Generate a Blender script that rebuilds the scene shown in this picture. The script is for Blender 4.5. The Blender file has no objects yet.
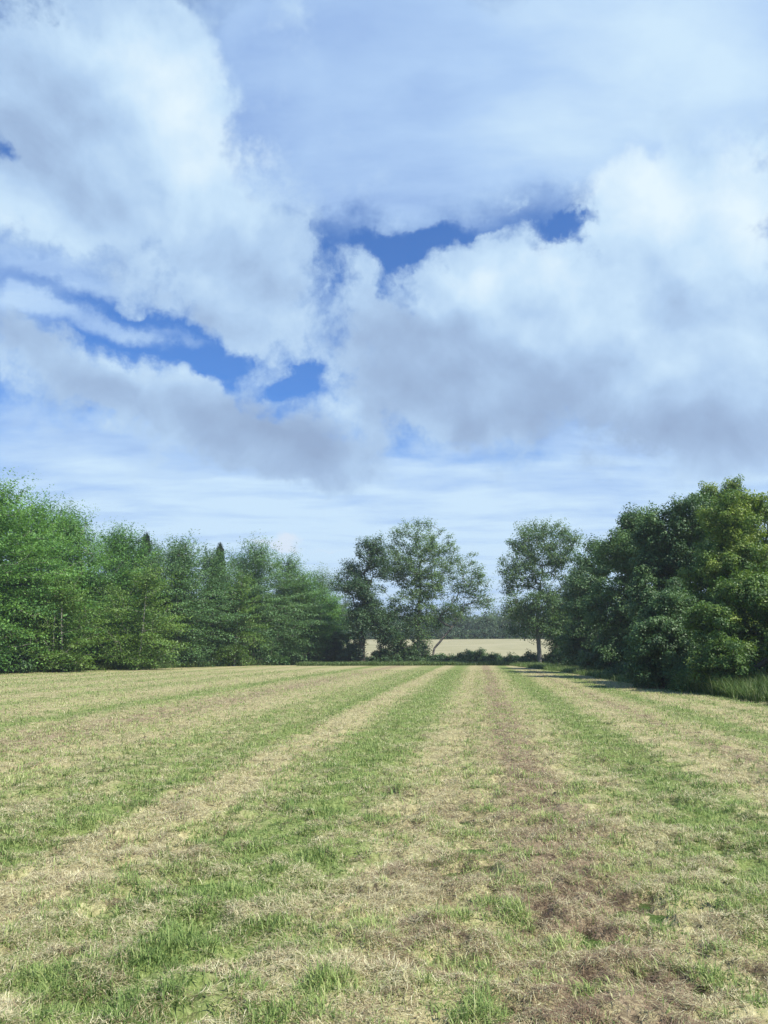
import bpy, math, random
import numpy as np
from mathutils import Matrix, Vector

R = math.radians
scene = bpy.context.scene
rng = np.random.default_rng(11)
random.seed(11)
COL = scene.collection

# ------------------------------------------------------------------ camera
EYE = 1.6
PITCH = R(10.2)
FPX = 769.0                      # focal length in pixels of the 768 x 1024 frame
cam_d = bpy.data.cameras.new('camera')
cam_d.sensor_fit = 'VERTICAL'
cam_d.sensor_height = 36.0
cam_d.lens = 36.0 * FPX / 1024.0
cam_d.clip_start = 0.1
cam_d.clip_end = 9000
cam = bpy.data.objects.new('camera', cam_d)
COL.objects.link(cam)
cam.location = (0, 0, EYE)
cam.rotation_euler = (math.pi / 2 + PITCH, 0, 0)
scene.camera = cam

# ------------------------------------------------------------------ view, sun
scene.view_settings.view_transform = 'Standard'
scene.view_settings.look = 'None'
scene.view_settings.exposure = 0.6
scene.view_settings.gamma = 1.0
scene.view_settings.use_curve_mapping = False
scene.cycles.max_bounces = 6
scene.cycles.diffuse_bounces = 3
scene.cycles.transmission_bounces = 4
scene.cycles.transparent_max_bounces = 4
scene.cycles.use_denoising = True
scene.cycles.denoiser = 'OPENIMAGEDENOISE'

SUN_EL, SUN_AZ = R(50), R(128)        # azimuth clockwise from +Y: the sun stands to the right
sun_d = bpy.data.lights.new('sun', 'SUN')
sun_d.energy = 5.0
sun_d.angle = R(0.53)
sun_d.color = (1.0, 0.95, 0.86)
sun = bpy.data.objects.new('sun', sun_d)
COL.objects.link(sun)
sdir = Vector((math.sin(SUN_AZ) * math.cos(SUN_EL), math.cos(SUN_AZ) * math.cos(SUN_EL), math.sin(SUN_EL)))
sun.rotation_euler = (-sdir).to_track_quat('-Z', 'Y').to_euler()
sun.location = sdir * 60


# ------------------------------------------------------------------ node helper
class NT:
    def __init__(self, tree):
        self.t = tree
        self.n = tree.nodes
        self.l = tree.links

    def put(self, sock, v):
        if isinstance(v, bpy.types.NodeSocket):
            self.l.new(v, sock)
        elif v is not None:
            if sock.type == 'RGBA' and not hasattr(v, '__len__'):
                v = (v, v, v, 1)
            if sock.type == 'RGBA' and len(v) == 3:
                v = (*v, 1)
            sock.default_value = v

    def math(self, op, a, b=None, c=None, clamp=False):
        k = self.n.new('ShaderNodeMath')
        k.operation = op
        k.use_clamp = clamp
        for i, v in enumerate((a, b, c)):
            if v is not None:
                self.put(k.inputs[i], v)
        return k.outputs[0]

    def vmath(self, op, a, b=None, scale=None):
        k = self.n.new('ShaderNodeVectorMath')
        k.operation = op
        self.put(k.inputs[0], a)
        if b is not None:
            self.put(k.inputs[1], b)
        if scale is not None:
            self.put(k.inputs['Scale'], scale)
        return k.outputs['Value'] if op in ('LENGTH', 'DOT_PRODUCT', 'DISTANCE') else k.outputs[0]

    def noise(self, vec, scale=5, detail=4, rough=0.55, dist=0.0, color=False, lac=2.0):
        k = self.n.new('ShaderNodeTexNoise')
        self.put(k.inputs['Vector'], vec)
        k.inputs['Scale'].default_value = scale
        k.inputs['Detail'].default_value = detail
        k.inputs['Roughness'].default_value = rough
        k.inputs['Lacunarity'].default_value = lac
        k.inputs['Distortion'].default_value = dist
        return k.outputs['Color'] if color else k.outputs[0]

    def mapr(self, v, a, b, c=0.0, d=1.0, smooth=False):
        k = self.n.new('ShaderNodeMapRange')
        k.interpolation_type = 'SMOOTHSTEP' if smooth else 'LINEAR'
        k.clamp = True
        for i, x in enumerate((v, a, b, c, d)):
            self.put(k.inputs[i], x)
        return k.outputs[0]

    def mix(self, f, a, b, mode='MIX'):
        k = self.n.new('ShaderNodeMix')
        k.data_type = 'RGBA'
        k.blend_type = mode
        self.put(k.inputs[0], f)
        self.put(k.inputs[6], a)
        self.put(k.inputs[7], b)
        return k.outputs[2]

    def ramp(self, f, stops, interp='LINEAR'):
        k = self.n.new('ShaderNodeValToRGB')
        k.color_ramp.interpolation = interp
        e = k.color_ramp.elements
        while len(e) < len(stops):
            e.new(0.5)
        for i, (p, c) in enumerate(stops):
            e[i].position = p
            e[i].color = (*c, 1) if len(c) == 3 else c
        self.put(k.inputs[0], f)
        return k.outputs[0]

    def mapping(self, vec, loc=(0, 0, 0), rot=(0, 0, 0), scale=(1, 1, 1), kind='POINT'):
        k = self.n.new('ShaderNodeMapping')
        k.vector_type = kind
        self.put(k.inputs['Vector'], vec)
        if kind != 'NORMAL' and 'Location' in k.inputs:
            k.inputs['Location'].default_value = loc
        k.inputs['Rotation'].default_value = rot
        k.inputs['Scale'].default_value = scale
        return k.outputs[0]


# ------------------------------------------------------------------ sky: Nishita air with two decks of procedural cloud
def sky_dir(px, py):
    u, v = (px - 384) / FPX, (512 - py) / FPX
    d = Vector((u, math.cos(PITCH) - math.sin(PITCH) * v, math.sin(PITCH) + math.cos(PITCH) * v))
    return d, d.length


world = bpy.data.worlds.new('World')
scene.world = world
world.use_nodes = True
wt = NT(world.node_tree)
wt.n.clear()
tc = wt.n.new('ShaderNodeTexCoord')
D = tc.outputs['Generated']
D = wt.vmath('NORMALIZE', D)
sep = wt.n.new('ShaderNodeSeparateXYZ')
wt.put(sep.inputs[0], D)
DZ = sep.outputs['Z']

skyn = wt.n.new('ShaderNodeTexSky')
skyn.sky_type = 'NISHITA'
skyn.sun_disc = False
skyn.sun_elevation = SUN_EL
skyn.sun_rotation = SUN_AZ
skyn.altitude = 50
skyn.air_density = 1.0
skyn.dust_density = 0.6
skyn.ozone_density = 3.0
SKY_STRENGTH = 0.1

# a cloud mass is an ellipse on the celestial sphere: direction, half axes, roll
def blob(vec, px, py, rx, ry, rot=0):
    d, ln = sky_dir(px, py)
    d.normalize()
    right = Vector((d.y, -d.x, 0)).normalized()
    up = right.cross(d)
    a = R(rot)
    ax = right * math.cos(a) + up * math.sin(a)
    ay = -right * math.sin(a) + up * math.cos(a)
    m = Matrix((ax, ay, ax.cross(ay))).transposed()
    s = 1.0 / (FPX * ln ** 1.5)
    mp = wt.mapping(vec, loc=d, rot=m.to_euler(), scale=(rx * s, ry * s, 5.0), kind='TEXTURE')
    g = wt.n.new('ShaderNodeTexGradient')
    g.gradient_type = 'SPHERICAL'
    wt.put(g.inputs[0], mp)
    return g.outputs['Fac']


def field(vec, blobs, base=0.0):
    acc = base
    for b in blobs:
        g = blob(vec, *b[:5])
        acc = wt.math('MULTIPLY_ADD', g, b[5], acc)
    return acc


def warp(amp, scale, detail, rough, off=(0, 0, 0)):
    c = wt.noise(wt.vmath('ADD', D, off), scale, detail, rough, color=True)
    c = wt.vmath('SUBTRACT', c, (0.5, 0.5, 0.5))
    return wt.vmath('ADD', D, wt.vmath('SCALE', c, scale=amp))


W1 = warp(0.19, 5.0, 9, 0.62)                       # ragged, for outlines
W2 = warp(0.16, 3.2, 6, 0.5, (3.1, 1.7, 0.4))       # soft, for the shading inside a cloud

# cumulus deck: where it stands (px-like sky positions, half axes, roll, weight)
CUM = [
    # big cloud upper left
    (70, 60, 190, 170, 0, 2.2), (175, 70, 70, 110, 20, 1.2), (150, 215, 170, 140, -30, 2.2), (20, 200, 120, 90, 0, 1.4),
    (250, 265, 110, 75, -35, 1.7), (300, 245, 55, 60, -20, 1.1), (378, 266, 26, 24, 30, 1.0), (408, 268, 30, 22, 0, 1.0), (352, 258, 24, 30, 0, 0.9), (400, 300, 40, 24, 0, 0.6), (775, 165, 60, 60, 0, 0.9), (365, 292, 40, 24, 0, 0.7), (532, 226, 14, 16, 0, 0.9), (250, 355, 40, 22, 0, 0.7), (200, 160, 60, 90, 15, 1.0),
    # right hand cumulus
    (500, 330, 130, 110, 0, 2.2), (490, 270, 75, 50, 0, 0.9), (560, 285, 70, 55, 10, 0.8), (690, 270, 140, 170, 0, 2.4), (640, 190, 55, 70, 0, 1.0), (735, 190, 80, 75, 0, 1.0),
    (610, 400, 220, 95, -4, 2.2), (430, 380, 140, 80, 0, 2.0), (760, 400, 160, 110, 0, 1.8), (380, 300, 60, 50, -40, 0.8),
    # grey bank lower left
    (240, 420, 170, 62, -12, 2.0), (100, 400, 130, 42, -6, 1.5), (300, 455, 110, 44, -8, 1.2), (10, 350, 80, 40, 0, 1.3), (330, 335, 100, 50, 10, 1.0),
    (220, 320, 60, 40, 0, 0.8),
    # gaps
    (428, 242, 90, 33, 4, -1.85), (345, 240, 34, 34, 20, -0.7), (400, 285, 22, 30, -30, -0.8), (588, 236, 42, 16, 12, -1.15), (515, 231, 60, 11, 0, -1.2), (60, 312, 130, 34, -8, -1.9), (175, 345, 90, 30, -8, -1.9), (300, 374, 48, 20, 18, -1.5), (325, 356, 20, 14, 0, -0.5),
    (470, 90, 240, 120, 0, -1.0), (240, 50, 50, 60, 0, -0.5), (560, 470, 50, 26, 40, -0.5), (60, 275, 80, 22, -12, -0.7),
    (12, 132, 26, 20, 0, -1.3), (300, 540, 500, 60, 0, -1.5),
    # more cloud round the rest of the sky
    (1300, 300, 300, 120, 0, 1.5), (-500, 250, 300, 140, 0, 1.6), (300, -500, 500, 250, 0, 1.5),
]
n_big = wt.noise(W1, 8.0, 9, 0.62)
elsewhere = wt.mapr(wt.noise(D, 2.2, 4, 0.5), 0.48, 0.7, 0.0, 0.9)     # cloud over the rest of the sky
front = wt.mapr(sep.outputs['Y'], 0.25, 0.6, 1.0, 0.0, smooth=True)
elsewhere = wt.math('MULTIPLY', elsewhere, front)
dens = field(W1, CUM, wt.math('MULTIPLY_ADD', n_big, 2.5, -1.55))
n_wisp = wt.noise(warp(0.06, 14.0, 6, 0.6), 24.0, 6, 0.6)
dens = wt.math('MULTIPLY_ADD', wt.math('SUBTRACT', n_wisp, 0.5), 2.2, dens)
dens = wt.math('ADD', dens, elsewhere)
cover = wt.mapr(dens, -0.3, 1.05, 0, 1, smooth=True)

# light and shade in the deck
LIT = [
    # sunlit crowns
    (180, 60, 90, 120, 20, 0.9), (215, 170, 90, 130, -25, 0.65), (110, 25, 120, 60, 0, 0.35), (40, 240, 90, 50, 0, 0.5), (270, 240, 60, 70, -30, 0.3),
    (500, 270, 90, 46, 0, 0.9), (570, 265, 60, 50, 0, 0.7), (650, 190, 70, 80, 0, 0.9), (745, 200, 90, 100, 0, 0.95), (700, 270, 130, 80, 0, 0.5),
    (560, 310, 120, 40, 0, 0.4), (750, 330, 90, 60, 0, 0.5), (130, 372, 90, 22, 0, 0.6), (640, 340, 80, 50, 0, 0.3), (380, 255, 40, 40, 0, 0.3), (665, 375, 40, 30, 0, 0.4), (340, 280, 60, 50, 0, 0.25), (270, 345, 60, 30, 0, 0.25),
    # shaded bases
    (50, 120, 120, 110, 0, -0.55), (100, 170, 130, 80, -20, -0.35), (190, 300, 150, 40, -10, -0.3), (280, 455, 150, 55, -10, -0.85), (200, 420, 150, 45, -10, -0.6),
    (450, 370, 130, 70, 0, -0.55), (520, 430, 140, 60, 0, -0.6), (650, 440, 180, 50, 0, -0.75), (730, 455, 120, 40, 0, -0.5), (600, 350, 90, 45, 0, -0.35), (15, 355, 90, 35, 0, -0.5),
    (690, 300, 30, 70, 10, -0.3), (370, 330, 70, 60, 0, -0.3),
]
so = sdir * 0.035
nA = wt.noise(W2, 5.0, 7, 0.52)
nB = wt.noise(wt.vmath('ADD', W2, so), 5.0, 7, 0.52)
puff = wt.math('MULTIPLY', wt.math('SUBTRACT', nA, nB), 2.6)
lum = wt.math('MULTIPLY_ADD', field(W2, LIT, 0.0), 0.70, 0.58)
lum = wt.math('ADD', lum, puff)
n_f = wt.noise(W1, 16.0, 6, 0.55)
lum = wt.math('MULTIPLY_ADD', wt.math('SUBTRACT', n_f, 0.5), 0.5, lum)
edge = wt.mapr(dens, 0.1, 1.0, 0.10, 0.0)
lum = wt.math('ADD', lum, edge)
K = 0.66 / SKY_STRENGTH       # cloud radiances below are for a unit display white at this exposure
def col(c):
    return tuple(x * K for x in c)
cum_col = wt.ramp(wt.mapr(lum, -0.2, 1.4), [
    (0.0, (0.29, 0.41, 0.62)), (0.26, (0.355, 0.502, 0.735)), (0.48, (0.448, 0.632, 0.875)), (0.70, (0.585, 0.78, 0.97)), (1.0, (0.79, 0.93, 1.01))])
cum_col = wt.vmath('SCALE', cum_col, scale=K)

# high veil, drawn out in long streaks by the perspective of a flat deck
den = wt.math('MAXIMUM', wt.math('ADD', DZ, 0.06), 0.02)
plane = wt.vmath('DIVIDE', D, None)
wt.put(plane.node.inputs[1], wt.n.new('ShaderNodeCombineXYZ').outputs[0])
cmb = plane.node.inputs[1].links[0].from_node
for i in range(3):
    wt.put(cmb.inputs[i], den)
pw = wt.vmath('ADD', plane, wt.vmath('SCALE', wt.noise(plane, 0.8, 4, 0.5, color=True), scale=0.5))
v1 = wt.noise(wt.mapping(pw, rot=(0, 0, R(12)), scale=(0.8, 2.2, 0.0)), 1.0, 7, 0.56)
v2 = wt.noise(wt.mapping(pw, rot=(0, 0, R(-8)), scale=(0.45, 0.9, 0.0)), 1.0, 5, 0.5)
veil = wt.math('ADD', wt.math('MULTIPLY', v1, 0.9), wt.math('MULTIPLY', v2, 0.9))
VEIL = [
    (480, 100, 330, 170, 0, 1.2), (700, 60, 260, 160, 0, 0.9), (300, 60, 200, 170, 0, 0.9), (330, 170, 120, 60, 0, 0.5), (60, 275, 130, 40, 0, 0.5), (120, 335, 200, 20, -3, 0.25), (384, 560, 900, 150, 0, 1.1), (384, 500, 500, 70, 0, 0.5), (60, 440, 160, 50, 0, 0.6), (20, 330, 60, 30, 0, 0.4),
    (425, 244, 75, 26, 4, -1.1), (595, 236, 44, 26, 15, -0.7), (40, 322, 140, 26, -4, 0.42), (150, 335, 90, 20, -4, 0.32), (60, 290, 110, 20, 8, 0.32), (450, 440, 60, 20, 0, 0.5), (190, 352, 60, 16, -6, -0.4), (305, 372, 40, 30, 20, -0.45), (250, 330, 80, 30, 0, -0.3), 
    
]
veil = wt.math('ADD', veil, field(W1, VEIL, -1.02))
vcov = wt.mapr(veil, -0.12, 0.6, 0, 0.93, smooth=True)
vlum = wt.math('MULTIPLY_ADD', wt.noise(wt.mapping(pw, rot=(0, 0, R(20)), scale=(0.7, 1.5, 0.0)), 2.2, 7, 0.6), 1.5, -0.25)
VL = [(660, 60, 260, 120, 0, 0.45), (420, 180, 170, 60, 0, -0.3), (250, 110, 70, 100, 0, -0.35), (384, 545, 800, 110, 0, 0.45), (330, 30, 120, 60, 0, -0.15)]
vlum = wt.math('ADD', vlum, field(W2, VL, -0.05))
veil_col = wt.ramp(vlum, [(0.05, (0.31, 0.48, 0.82)), (0.45, (0.46, 0.66, 0.95)), (0.85, (0.66, 0.86, 1.02))])
veil_col = wt.vmath('SCALE', veil_col, scale=K)

# small bright heaps low over the far trees
LOW = [(290, 538, 26, 14, 0, 1.1), (260, 545, 40, 8, 0, 0.9), (330, 548, 60, 8, 0, 0.7), (500, 548, 60, 8, 0, 0.6)]
low = field(warp(0.05, 20, 7, 0.6), LOW, -0.45)
lcov = wt.mapr(low, 0.0, 0.5, 0, 0.8, smooth=True)

air = skyn.outputs[0]
air = wt.mix(1.0, air, (0.36, 0.72, 1.16), 'MULTIPLY')
c = wt.mix(vcov, air, veil_col)
c = wt.mix(lcov, c, col((0.78, 0.86, 0.97)))
c = wt.mix(cover, c, cum_col)
bg = wt.n.new('ShaderNodeBackground')
bg.inputs['Strength'].default_value = SKY_STRENGTH
wt.put(bg.inputs['Color'], c)
wo = wt.n.new('ShaderNodeOutputWorld')
wt.l.new(bg.outputs[0], wo.inputs['Surface'])
world.cycles.sampling_method = 'MANUAL'
world.cycles.sample_map_resolution = 512

# ------------------------------------------------------------------ noise in numpy
def vnoise(x, y, seed=0):
    xi, yi = np.floor(x).astype(np.int64), np.floor(y).astype(np.int64)
    xf, yf = x - xi, y - yi
    u, v = xf * xf * (3 - 2 * xf), yf * yf * (3 - 2 * yf)

    def h(a, b):
        n = (a * 374761393 + b * 668265263 + seed * 974711) & 0x7fffffff
        n = ((n ^ (n >> 13)) * 1274126177) & 0x7fffffff
        return ((n ^ (n >> 16)) & 0xffff) / 65535.0
    a, b, c, d = h(xi, yi), h(xi + 1, yi), h(xi, yi + 1), h(xi + 1, yi + 1)
    return (a * (1 - u) + b * u) * (1 - v) + (c * (1 - u) + d * u) * v


def fbm(x, y, seed=0, octv=4, gain=0.5):
    s, a, t = 0.0, 1.0, 0.0
    for k in range(octv):
        s = s + a * vnoise(x * 2 ** k + 17.3 * k, y * 2 ** k - 9.1 * k, seed + k)
        t += a
        a *= gain
    return s / t


def sstep(a, b, x):
    t = np.clip((x - a) / (b - a), 0, 1)
    return t * t * (3 - 2 * t)


# ------------------------------------------------------------------ lie of the land
def land(x, y):
    """height of the ground: a nearly level meadow, then land that rises beyond the hedge"""
    x, y = np.asarray(x, float), np.asarray(y, float)
    r = np.hypot(x, y)
    h = 0.042 * np.clip(y - 100, 0, 130) * sstep(95, 135, y)
    h = h + 9.0 * sstep(230, 520, r) + 22.0 * sstep(600, 2400, r)
    h = h + 0.35 * (fbm(x / 35, y / 35, 5, 2) - 0.5) * sstep(10, 60, r)
    return h


FIELD_Y0, FIELD_Y1 = -14.0, 84.0
ROW = 0.121                          # the mown rows run slightly to the right of straight ahead


def left_edge(y):
    return -30.4 + (y - 52) * 0.49


def lumps(x, y):
    """unevenness of the cut turf"""
    near = sstep(46, 14, y)
    return near * (0.13 * (fbm(x / 0.40, y / 0.33, 21, 3) - 0.5) + 0.055 * (fbm(x / 0.1, y / 0.1, 31, 2) - 0.5)) + 0.03 * (fbm(x / 2.2, y / 2.2, 41, 2) - 0.5)


def pits(x, y):
    """0..1: scraped, rotten-dark spots in the thatch"""
    return sstep(0.58, 0.70, fbm(x / 0.24, y / 0.19, 131, 4, 0.58) + 0.12 * (fbm(x / 1.7, y / 1.7, 141, 2) - 0.5))


def field_h(x, y):
    return land(x, y) + 0.02 + lumps(x, y) - 0.04 * pits(x, y) * sstep(40, 12, y)


# ------------------------------------------------------------------ mesh helpers
def mesh_np(name, V, F, mat=None, parent=None, attr=None, smooth=False, kind=None):
    """V (n,3), F (m,k) with k = 3 or 4; attr = dict of point floats"""
    me = bpy.data.meshes.new(name)
    V = np.ascontiguousarray(V, np.float32)
    F = np.ascontiguousarray(F, np.int32)
    n, k = F.shape
    me.vertices.add(len(V))
    me.vertices.foreach_set('co', V.ravel())
    me.loops.add(n * k)
    me.loops.foreach_set('vertex_index', F.ravel())
    me.polygons.add(n)
    me.polygons.foreach_set('loop_start', np.arange(0, n * k, k, dtype=np.int32))
    me.polygons.foreach_set('loop_total', np.full(n, k, np.int32))
    if smooth:
        me.polygons.foreach_set('use_smooth', np.ones(n, bool))
    me.update(calc_edges=True)
    if attr:
        for key, a in attr.items():
            at = me.attributes.new(key, 'FLOAT', 'POINT')
            at.data.foreach_set('value', np.ascontiguousarray(a, np.float32))
    if mat:
        me.materials.append(mat)
    o = bpy.data.objects.new(name, me)
    COL.objects.link(o)
    if parent:
        o.parent = parent
    if kind:
        o['kind'] = kind
    return o


def thing(name, label, cat, loc, group=None, rot=0.0):
    o = bpy.data.objects.new(name, None)
    COL.objects.link(o)
    o.location = loc
    o.rotation_euler = (0, 0, rot)
    o.empty_display_size = 0.3
    o['label'] = label
    o['category'] = cat
    if group:
        o['group'] = group
    return o


def grid(xs, ys, hf):
    X, Y = np.meshgrid(xs, ys)
    V = np.stack([X, Y, hf(X, Y)], -1).reshape(-1, 3)
    nx, ny = len(xs), len(ys)
    i = (np.arange(ny - 1)[:, None] * nx + np.arange(nx - 1)[None, :]).ravel()
    return V, np.stack([i, i + 1, i + nx + 1, i + nx], -1)


# ------------------------------------------------------------------ materials
def new_mat(name):
    m = bpy.data.materials.new(name)
    m.use_nodes = True
    t = NT(m.node_tree)
    t.n.clear()
    out = t.n.new('ShaderNodeOutputMaterial')
    return m, t, out


def principled(t, base, rough=0.8, spec=0.2):
    p = t.n.new('ShaderNodeBsdfPrincipled')
    t.put(p.inputs['Base Color'], base)
    t.put(p.inputs['Roughness'], rough)
    p.inputs['Specular IOR Level'].default_value = spec
    return p


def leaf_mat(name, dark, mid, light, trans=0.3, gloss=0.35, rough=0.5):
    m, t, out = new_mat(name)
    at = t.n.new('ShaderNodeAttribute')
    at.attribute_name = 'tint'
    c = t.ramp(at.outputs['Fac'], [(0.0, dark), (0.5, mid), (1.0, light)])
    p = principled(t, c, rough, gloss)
    tr = t.n.new('ShaderNodeBsdfTranslucent')
    t.put(tr.inputs['Color'], t.mix(1.0, c, (1.15, 1.2, 0.55), 'MULTIPLY'))
    mx = t.n.new('ShaderNodeMixShader')
    mx.inputs[0].default_value = trans
    t.l.new(p.outputs[0], mx.inputs[1])
    t.l.new(tr.outputs[0], mx.inputs[2])
    t.l.new(mx.outputs[0], out.inputs['Surface'])
    return m


def bark_mat(name, a, b, scale=14):
    m, t, out = new_mat(name)
    co = t.n.new('ShaderNodeTexCoord').outputs['Object']
    n = t.noise(t.mapping(co, scale=(1, 1, 0.25)), scale, 5, 0.6)
    p = principled(t, t.ramp(n, [(0.3, a), (0.7, b)]), 0.9, 0.1)
    bp = t.n.new('ShaderNodeBump')
    bp.inputs['Strength'].default_value = 0.6
    bp.inputs['Distance'].default_value = 0.03
    t.put(bp.inputs['Height'], n)
    t.l.new(bp.outputs[0], p.inputs['Normal'])
    t.l.new(p.outputs[0], out.inputs['Surface'])
    return m


GREEN, HAY, BROWN, MIX, PALE, LUSH, STRAW = range(7)
# cross-row position in metres -> what the mower left there
ROWS = [(-44, MIX), (-40, PALE), (-37, GREEN), (-34, HAY), (-31, MIX), (-29, GREEN), (-27, HAY), (-25, GREEN), (-23.4, HAY), (-21.8, GREEN), (-20.2, MIX), (-18.8, HAY), (-17.3, GREEN), (-16, HAY), (-14.2, GREEN), (-12.4, HAY),
        (-11.2, PALE), (-10.2, LUSH), (-9.4, MIX), (-7.9, BROWN), (-6.9, MIX), (-6.4, HAY), (-5.9, PALE), (-5.2, GREEN), (-4.3, GREEN), (-3.7, LUSH), (-3.4, MIX), (-3.25, STRAW), (-2.85, STRAW), (-2.65, PALE),
        (-2.0, LUSH), (-1.5, LUSH), (-1.1, GREEN), (-0.85, PALE), (-0.5, HAY), (-0.2, MIX), (0.1, MIX), (0.4, BROWN), (0.8, BROWN), (1.3, PALE), (1.75, GREEN), (2.0, LUSH), (2.5, LUSH), (2.9, PALE), (3.3, HAY), (3.6, MIX), (4.0, BROWN), (4.35, HAY),
        (4.8, GREEN), (5.3, LUSH), (5.8, MIX), (6.3, HAY), (6.9, GREEN), (7.5, HAY), (8.1, LUSH), (8.8, PALE), (9.4, HAY), (10, GREEN), (11, HAY), (12.5, GREEN), (16, MIX), (20, GREEN), (26, GREEN)]
#            green share, hay share, brown share
SHARE = {STRAW: (0.03, 0.95, 0.02), GREEN: (0.55, 0.37, 0.08), LUSH: (0.71, 0.25, 0.04), HAY: (0.20, 0.72, 0.08), BROWN: (0.21, 0.39, 0.40), MIX: (0.38, 0.42, 0.20), PALE: (0.40, 0.53, 0.07)}
ROW_S = np.array([r[0] for r in ROWS], float)
ROW_V = np.array([SHARE[r[1]] for r in ROWS], float)


def row_shares(x, y):
    s = x - ROW * y + 0.35 * (fbm(x / 1.6, y / 4.5, 51, 3) - 0.5) + 0.25 * (fbm(x / 0.4, y / 0.6, 61, 2) - 0.5)
    return np.stack([np.interp(s, ROW_S, ROW_V[:, k]) for k in range(3)], -1)


def meadow_mat():
    m, t, out = new_mat('mown_meadow')
    geo = t.n.new('ShaderNodeNewGeometry').outputs['Position']
    P = t.mapping(geo, scale=(1, 1, 0))
    sp = t.n.new('ShaderNodeSeparateXYZ')
    t.put(sp.inputs[0], P)
    wob = t.noise(t.mapping(P, scale=(0.6, 0.22, 0)), 1.0, 4, 0.5)
    wob2 = t.noise(P, 2.6, 3, 0.6)
    s = t.math('MULTIPLY_ADD', sp.outputs['Y'], -ROW, sp.outputs['X'])
    s = t.math('MULTIPLY_ADD', t.math('SUBTRACT', wob, 0.5), 0.6, s)
    s = t.math('MULTIPLY_ADD', t.math('SUBTRACT', wob2, 0.5), 0.45, s)
    lo, hi = -46.0, 27.0
    cols = []
    # a colour ramp holds 32 stops: two ramps, joined where they meet
    def share_ramp(sub):
        l, h = sub[0][0], sub[-1][0]
        f = t.mapr(s, l, h)
        return t.ramp(f, [((a - l) / (h - l), SHARE[b]) for a, b in sub])
    sh = share_ramp(ROWS[:25])
    for a, b in ((24, 46), (45, len(ROWS))):
        sh = t.mix(t.math('GREATER_THAN', s, ROWS[a][0]), sh, share_ramp(ROWS[a:b]))
    ss = t.n.new('ShaderNodeSeparateColor')
    t.put(ss.inputs[0], sh)
    g, hy, br = ss.outputs[0], ss.outputs[1], ss.outputs[2]
    patch = t.noise(P, 1.3, 5, 0.6)
    fine = t.noise(P, 9.0, 5, 0.65)
    fine2 = t.noise(t.mapping(P, loc=(7, 3, 0)), 26.0, 4, 0.7)
    # green shows where its share beats a patchy threshold
    th = t.math('ADD', t.math('MULTIPLY', patch, 0.55), t.math('MULTIPLY', fine, 0.45))
    gm = t.mapr(t.math('SUBTRACT', t.math('MULTIPLY_ADD', g, 0.62, 0.19), th), -0.12, 0.12, 0, 1, smooth=True)
    bm_ = t.mapr(t.math('SUBTRACT', t.math('MULTIPLY_ADD', br, 0.9, 0.22), t.noise(t.mapping(P, loc=(3, 9, 0)), 5.0, 5, 0.62)), -0.1, 0.14, 0, 1, smooth=True)
    green = t.ramp(fine2, [(0.25, (0.055, 0.075, 0.022)), (0.5, (0.165, 0.21, 0.065)), (0.8, (0.33, 0.37, 0.15))])
    hay = t.ramp(fine2, [(0.22, (0.08, 0.07, 0.035)), (0.5, (0.34, 0.305, 0.155)), (0.84, (0.64, 0.59, 0.34))])
    brown = t.ramp(fine2, [(0.25, (0.06, 0.043, 0.032)), (0.55, (0.25, 0.185, 0.125)), (0.8, (0.42, 0.335, 0.23))])
    c = t.mix(gm, hay, green)
    c = t.mix(t.math('MULTIPLY', bm_, 0.85), c, brown)
    hole = t.noise(t.mapping(P, loc=(11, 5, 0), scale=(1.0, 0.8, 0)), 6.0, 5, 0.62)
    c = t.mix(t.mapr(hole, 0.57, 0.68, 0, 0.85, smooth=True), c, (0.075, 0.058, 0.04))
    p = principled(t, c, 0.95, 0.05)
    hgt = t.math('ADD', t.math('MULTIPLY', fine, 0.6), t.math('MULTIPLY', fine2, 0.4))
    bp = t.n.new('ShaderNodeBump')
    bp.inputs['Strength'].default_value = 0.9
    bp.inputs['Distance'].default_value = 0.05
    t.put(bp.inputs['Height'], hgt)
    t.l.new(bp.outputs[0], p.inputs['Normal'])
    t.l.new(p.outputs[0], out.inputs['Surface'])
    return m


def ground_mat(name, stops, scale=1.0, bump=0.1):
    m, t, out = new_mat(name)
    geo = t.n.new('ShaderNodeNewGeometry').outputs['Position']
    P = t.mapping(geo, scale=(1, 1, 0))
    n = t.math('ADD', t.math('MULTIPLY', t.noise(P, 0.12 * scale, 5, 0.55), 0.5), t.math('MULTIPLY', t.noise(P, 2.4 * scale, 5, 0.65), 0.5))
    p = principled(t, t.ramp(n, stops), 0.95, 0.05)
    bp = t.n.new('ShaderNodeBump')
    bp.inputs['Strength'].default_value = 0.7
    bp.inputs['Distance'].default_value = bump
    t.put(bp.inputs['Height'], n)
    t.l.new(bp.outputs[0], p.inputs['Normal'])
    t.l.new(p.outputs[0], out.inputs['Surface'])
    return m


# ------------------------------------------------------------------ ground, meadow, far field
def spaced(a, b, first, grow):
    v, st = [a], first
    while v[-1] < b:
        v.append(v[-1] + st)
        st *= grow
    v[-1] = b
    return v

pos = np.array(spaced(0, 1500, 2.5, 1.06))
ax = np.unique(np.concatenate([-pos, pos]))
V, F = grid(ax, ax, lambda x, y: land(x, y) - 0.03)
mesh_np('ground', V, F, ground_mat('rough_grass', [(0.3, (0.03, 0.055, 0.013)), (0.5, (0.06, 0.10, 0.025)), (0.7, (0.11, 0.15, 0.045))]), kind='structure', smooth=True)

def sym(v):
    v = np.array(v)
    return np.unique(np.concatenate([-v, v]))

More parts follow.
